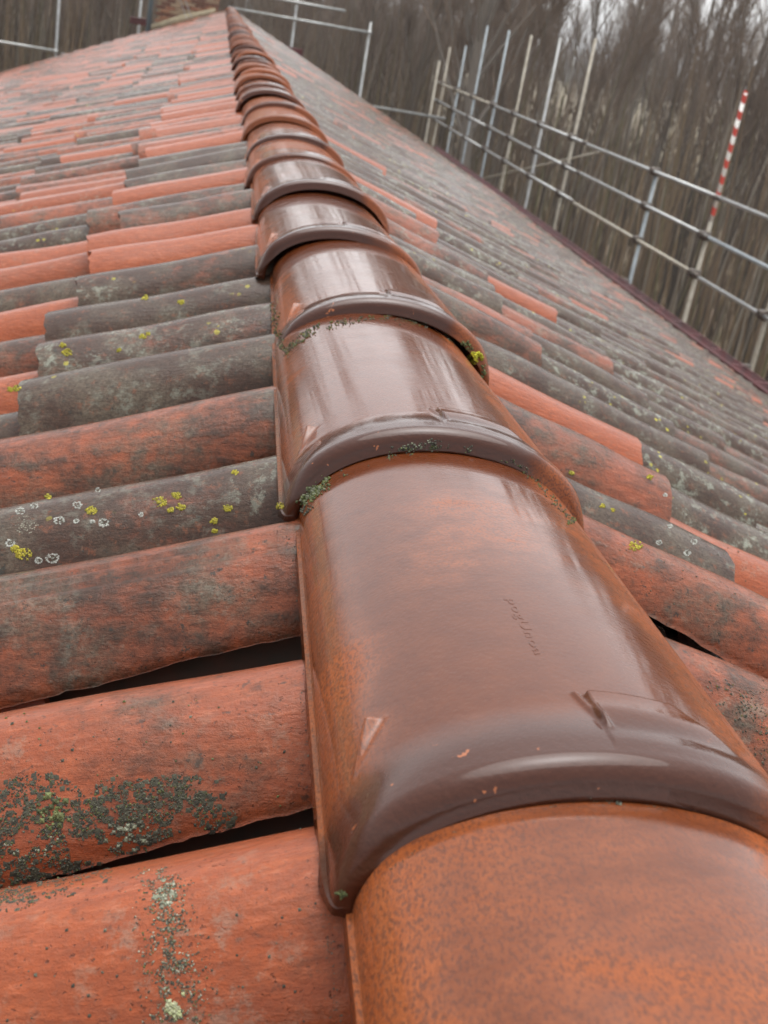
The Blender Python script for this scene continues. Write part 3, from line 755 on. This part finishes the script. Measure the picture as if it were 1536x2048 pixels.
# ------------------------------------------------------------------ trees
s_ = N('bark'); v_ = s_.n('NewGeometry').outputs['Position']; oi = s_.n('ObjectInfo')
bx_, by_, bz_ = s_.sep(v_)
c_ = s_.mix(s_.noise(s_.comb(s_.math('MULTIPLY', bx_, 6), s_.math('MULTIPLY', by_, 6), bz_), 1.5, 4), (.13, .10, .075), (.24, .20, .16))
c_ = s_.mix(s_.math('MULTIPLY', oi.outputs['Random'], .5), c_, (.18, .165, .15))
M_BARK = s_.fin(Base_Color=c_, Roughness=.9)
M_TWIG = plain('twigs', (.22, .165, .125), .9, c2=(.15, .11, .085), scale=.5)
def tree_meshes(seed, h):
    r = random.Random(seed)
    tr = Acc(); cr = Acc()
    pts = []; x = y = 0
    nseg = 8
    for i in range(nseg+1):
        pts.append(Vector((x, y, h*.9*i/nseg))); x += r.uniform(-.16, .16)*h/12; y += r.uniform(-.16, .16)*h/12
    r0 = h*r.uniform(.006, .0105)
    tr.add(*tube(pts, [r0*(1-.88*i/nseg)+.012 for i in range(nseg+1)], 7))
    def limb(p, d, L, rad, lvl):
        q = [p]; dd = d.copy(); ns = 4 if lvl == 0 else 2
        for s in range(ns):
            dd = (dd+Vector((r.uniform(-.12, .12), r.uniform(-.12, .12), r.uniform(.02, .22)))).normalized()
            q.append(q[-1]+dd*L/ns)
        V, F = tube(q, [rad*(1-.75*k/ns) for k in range(ns+1)], 4 if lvl == 0 else 3, False)
        (tr if lvl == 0 and rad > .03 else cr).add(V, F)
        if lvl < 2:
            nb = (11 if lvl == 0 else 7)
            for b in range(nb):
                t = r.uniform(.25, 1); k = min(int(t*ns), ns-1); pp = q[k].lerp(q[k+1], t*ns-k)
                a = r.uniform(0, 2*math.pi)
                nd = (dd*.9+Vector((math.cos(a), math.sin(a), r.uniform(.2, .9)))*.55).normalized()
                limb(pp, nd, L*r.uniform(.3, .55), max(rad*.45, .0085), lvl+1)
    for b in range(r.randint(15, 20)):
        t = r.uniform(.28, .99); k = min(int(t*nseg), nseg-1); p = pts[k].lerp(pts[k+1], t*nseg-k)
        a = r.uniform(0, 2*math.pi); L = h*r.uniform(.16, .30)*(1.15-.5*t)
        limb(p, Vector((math.cos(a), math.sin(a), r.uniform(1.3, 2.8))).normalized(), L, r0*(1.1-t)*.38+.010, 0)
    return tr.mesh('trunk'), cr.mesh('crown')
TREES = [tree_meshes(60+k, h) for k, h in enumerate((11, 12.5, 14, 15.5, 13, 10.5, 16.5, 12))]
def place_tree(x, y, k, sc_, rz, label, group):
    e = empty('bare_tree', (x, y, GZ)); e.scale = (sc_,)*3; e.rotation_euler = (0, 0, rz); tag(e, label, 'tree', group)
    t_, c_ = TREES[k]
    obj('trunk', t_, M_BARK, e); obj('crown', c_, M_TWIG, e)
def in_house(x, y): return -7.5 < x < 8.5 and y < 35
def az(x, y): return math.degrees(math.atan2(x-CAM.x, y))
placed = []
tries = 0
while len(placed) < 225 and tries < 20000:
    tries += 1
    dist = 37+88*rnd.random()**.9
    a = R(rnd.uniform(-14, 38)); x = CAM.x+dist*math.sin(a); y = dist*math.cos(a)
    if in_house(x, y) or dist < 37 or (az(x, y) > 9 and rnd.random() < .2): continue
    if any((x-q[0])**2+(y-q[1])**2 < 2.2 for q in placed): continue
    placed.append((x, y))
for x, y in placed:
    d = math.hypot(x, y); A = az(x, y)
    lab, grp = (('bare brown tree in the leafless wood behind the gable, left of the brick chimney', 'trees left of the chimney') if A < -2.5 else
                ('bare brown tree in the leafless wood behind the gable, just right of the ridge end', 'trees right of the ridge end') if A < 6 else
                ('bare tree in the wood behind the group of tall scaffold poles', 'trees behind the tall poles') if A < 14 else
                ('bare tree standing before the pale field, between tall poles and striped pole', 'trees before the pale field') if A < 23 else
                ('bare tree at the right edge of the wood, round the red and white striped pole', 'trees round the striped pole'))
    place_tree(x, y, rnd.randrange(8), rnd.uniform(.8, 1.2)*(1.15 if A > 9 else 1), rnd.uniform(0, 6.28), lab, grp)

# one evergreen shrub behind the gable at the far left
sh = empty('evergreen_shrub', (-9.3, 42.5, GZ)); tag(sh, 'green leafy shrub at the far left, below the scaffold rail', 'shrub')
ac = Acc(); stv = Acc()
for k in range(9):
    a = rnd.uniform(0, 6.28); tip = Vector((1.3*math.cos(a)*rnd.random(), 1.0*math.sin(a), rnd.uniform(3.2, 5.2))); stv.add(*tube([(0.1*math.cos(a), .1*math.sin(a), 0), tip*.5+Vector((.1, 0, 0)), tip], [.04, .025, .01], 5))
    for q in range(420):
        t = rnd.uniform(.25, 1.05); p = Vector((0, 0, 0)).lerp(tip, t)+Vector((rnd.gauss(0, .38), rnd.gauss(0, .38), rnd.gauss(0, .3)))
        d = Vector((rnd.uniform(-1, 1), rnd.uniform(-1, 1), rnd.uniform(-.4, 1))).normalized(); _, u_, v2 = frame(d); L = rnd.uniform(.05, .10)
        j = rnd.uniform(.6, 1.3); ac.add([p-d*L, p+u_*L*.45, p+d*L, p-u_*L*.45], np.array([(0, 1, 2, 3)]), (.075*j, .105*j, .028*j, 1))
obj('stems', stv.mesh('stems'), M_BARK, sh); obj('foliage', ac.mesh('foliage', False), attr_mat('leaf_green', .6), sh)

# undergrowth: saplings, dead stems, brambles
acc = Acc()
pal = [(.19, .13, .082), (.24, .165, .098), (.13, .09, .062), (.26, .185, .11), (.15, .13, .065), (.30, .26, .21), (.07, .05, .037), (.06, .045, .035)]
for n in range(42000):
    dist = 15+105*rnd.random()**1.1; a = R(rnd.uniform(-16, 40)); x = CAM.x+dist*math.sin(a); y = dist*math.cos(a)
    if in_house(x, y): continue
    tall = rnd.random() < (.55 if az(x, y) < 10 else .26)
    h = rnd.uniform(2.5, 10.) if tall else rnd.uniform(.4, 1.7)
    lean = .10 if tall else .3
    q = rnd.uniform(-lean, lean)*h; q2 = rnd.uniform(-lean, lean)*h
    rad = .008+.0030*h
    p0 = np.array((x, y, GZ)); p1 = np.array((x+q*.35, y+q2*.35, GZ+h*.55)); p2 = np.array((x+q, y+q2, GZ+h))
    V = []
    for p, r_ in ((p0, rad), (p1, rad*.7)):
        for k in range(3): V.append(p+np.array((math.cos(k*2.09), math.sin(k*2.09), 0))*r_)
    V.append(p2)
    acc.add(V, [np.array([(0, 1, 4, 3), (1, 2, 5, 4), (2, 0, 3, 5)]), np.array([(3, 4, 6), (4, 5, 6), (5, 3, 6)])], (*rnd.choice(pal), 1))
tag(obj('undergrowth', acc.mesh('undergrowth', False), attr_mat('dead_stems')), 'brown undergrowth of dead stems and saplings on the woodland floor', 'undergrowth', kind='stuff')
# far wood beyond the field
acc = Acc()
for n in range(5200):
    dist = rnd.uniform(430, 560); a = R(rnd.uniform(-25, 50)); x = dist*math.sin(a); y = dist*math.cos(a); h = rnd.uniform(7, 17)
    if abs(az(x, y)-23.5) < 3: continue
    wd = rnd.uniform(.25, .9)
    acc.add([(x-wd, y, GZ), (x+wd, y, GZ), (x, y+wd, GZ), (x+rnd.uniform(-1, 1), y, GZ+h)], np.array([(0, 1, 3), (1, 2, 3), (2, 0, 3)]), (*rnd.choice([(.13, .115, .105), (.10, .09, .08), (.15, .14, .13)]), 1))
tag(obj('distant_wood', acc.mesh('distant_wood', False), attr_mat('far_trees')), 'grey brown distant wood along the horizon beyond the field', 'wood', kind='stuff')

# ------------------------------------------------------------------ rain haze
V, F = box(-1600, 1600, -700, 2700, GZ-1.0, 22.0)
mh = bpy.data.materials.new('rain_haze'); mh.use_nodes = True; th = mh.node_tree
th.nodes.remove(th.nodes['Principled BSDF'])
pv = th.nodes.new('ShaderNodeVolumePrincipled'); pv.inputs['Color'].default_value = (.93, .95, .97, 1); pv.inputs['Density'].default_value = .0006
th.links.new(pv.outputs[0], th.nodes['Material Output'].inputs['Volume'])
tag(obj('haze', mesh('haze', V, F, False), mh), kind='stuff')
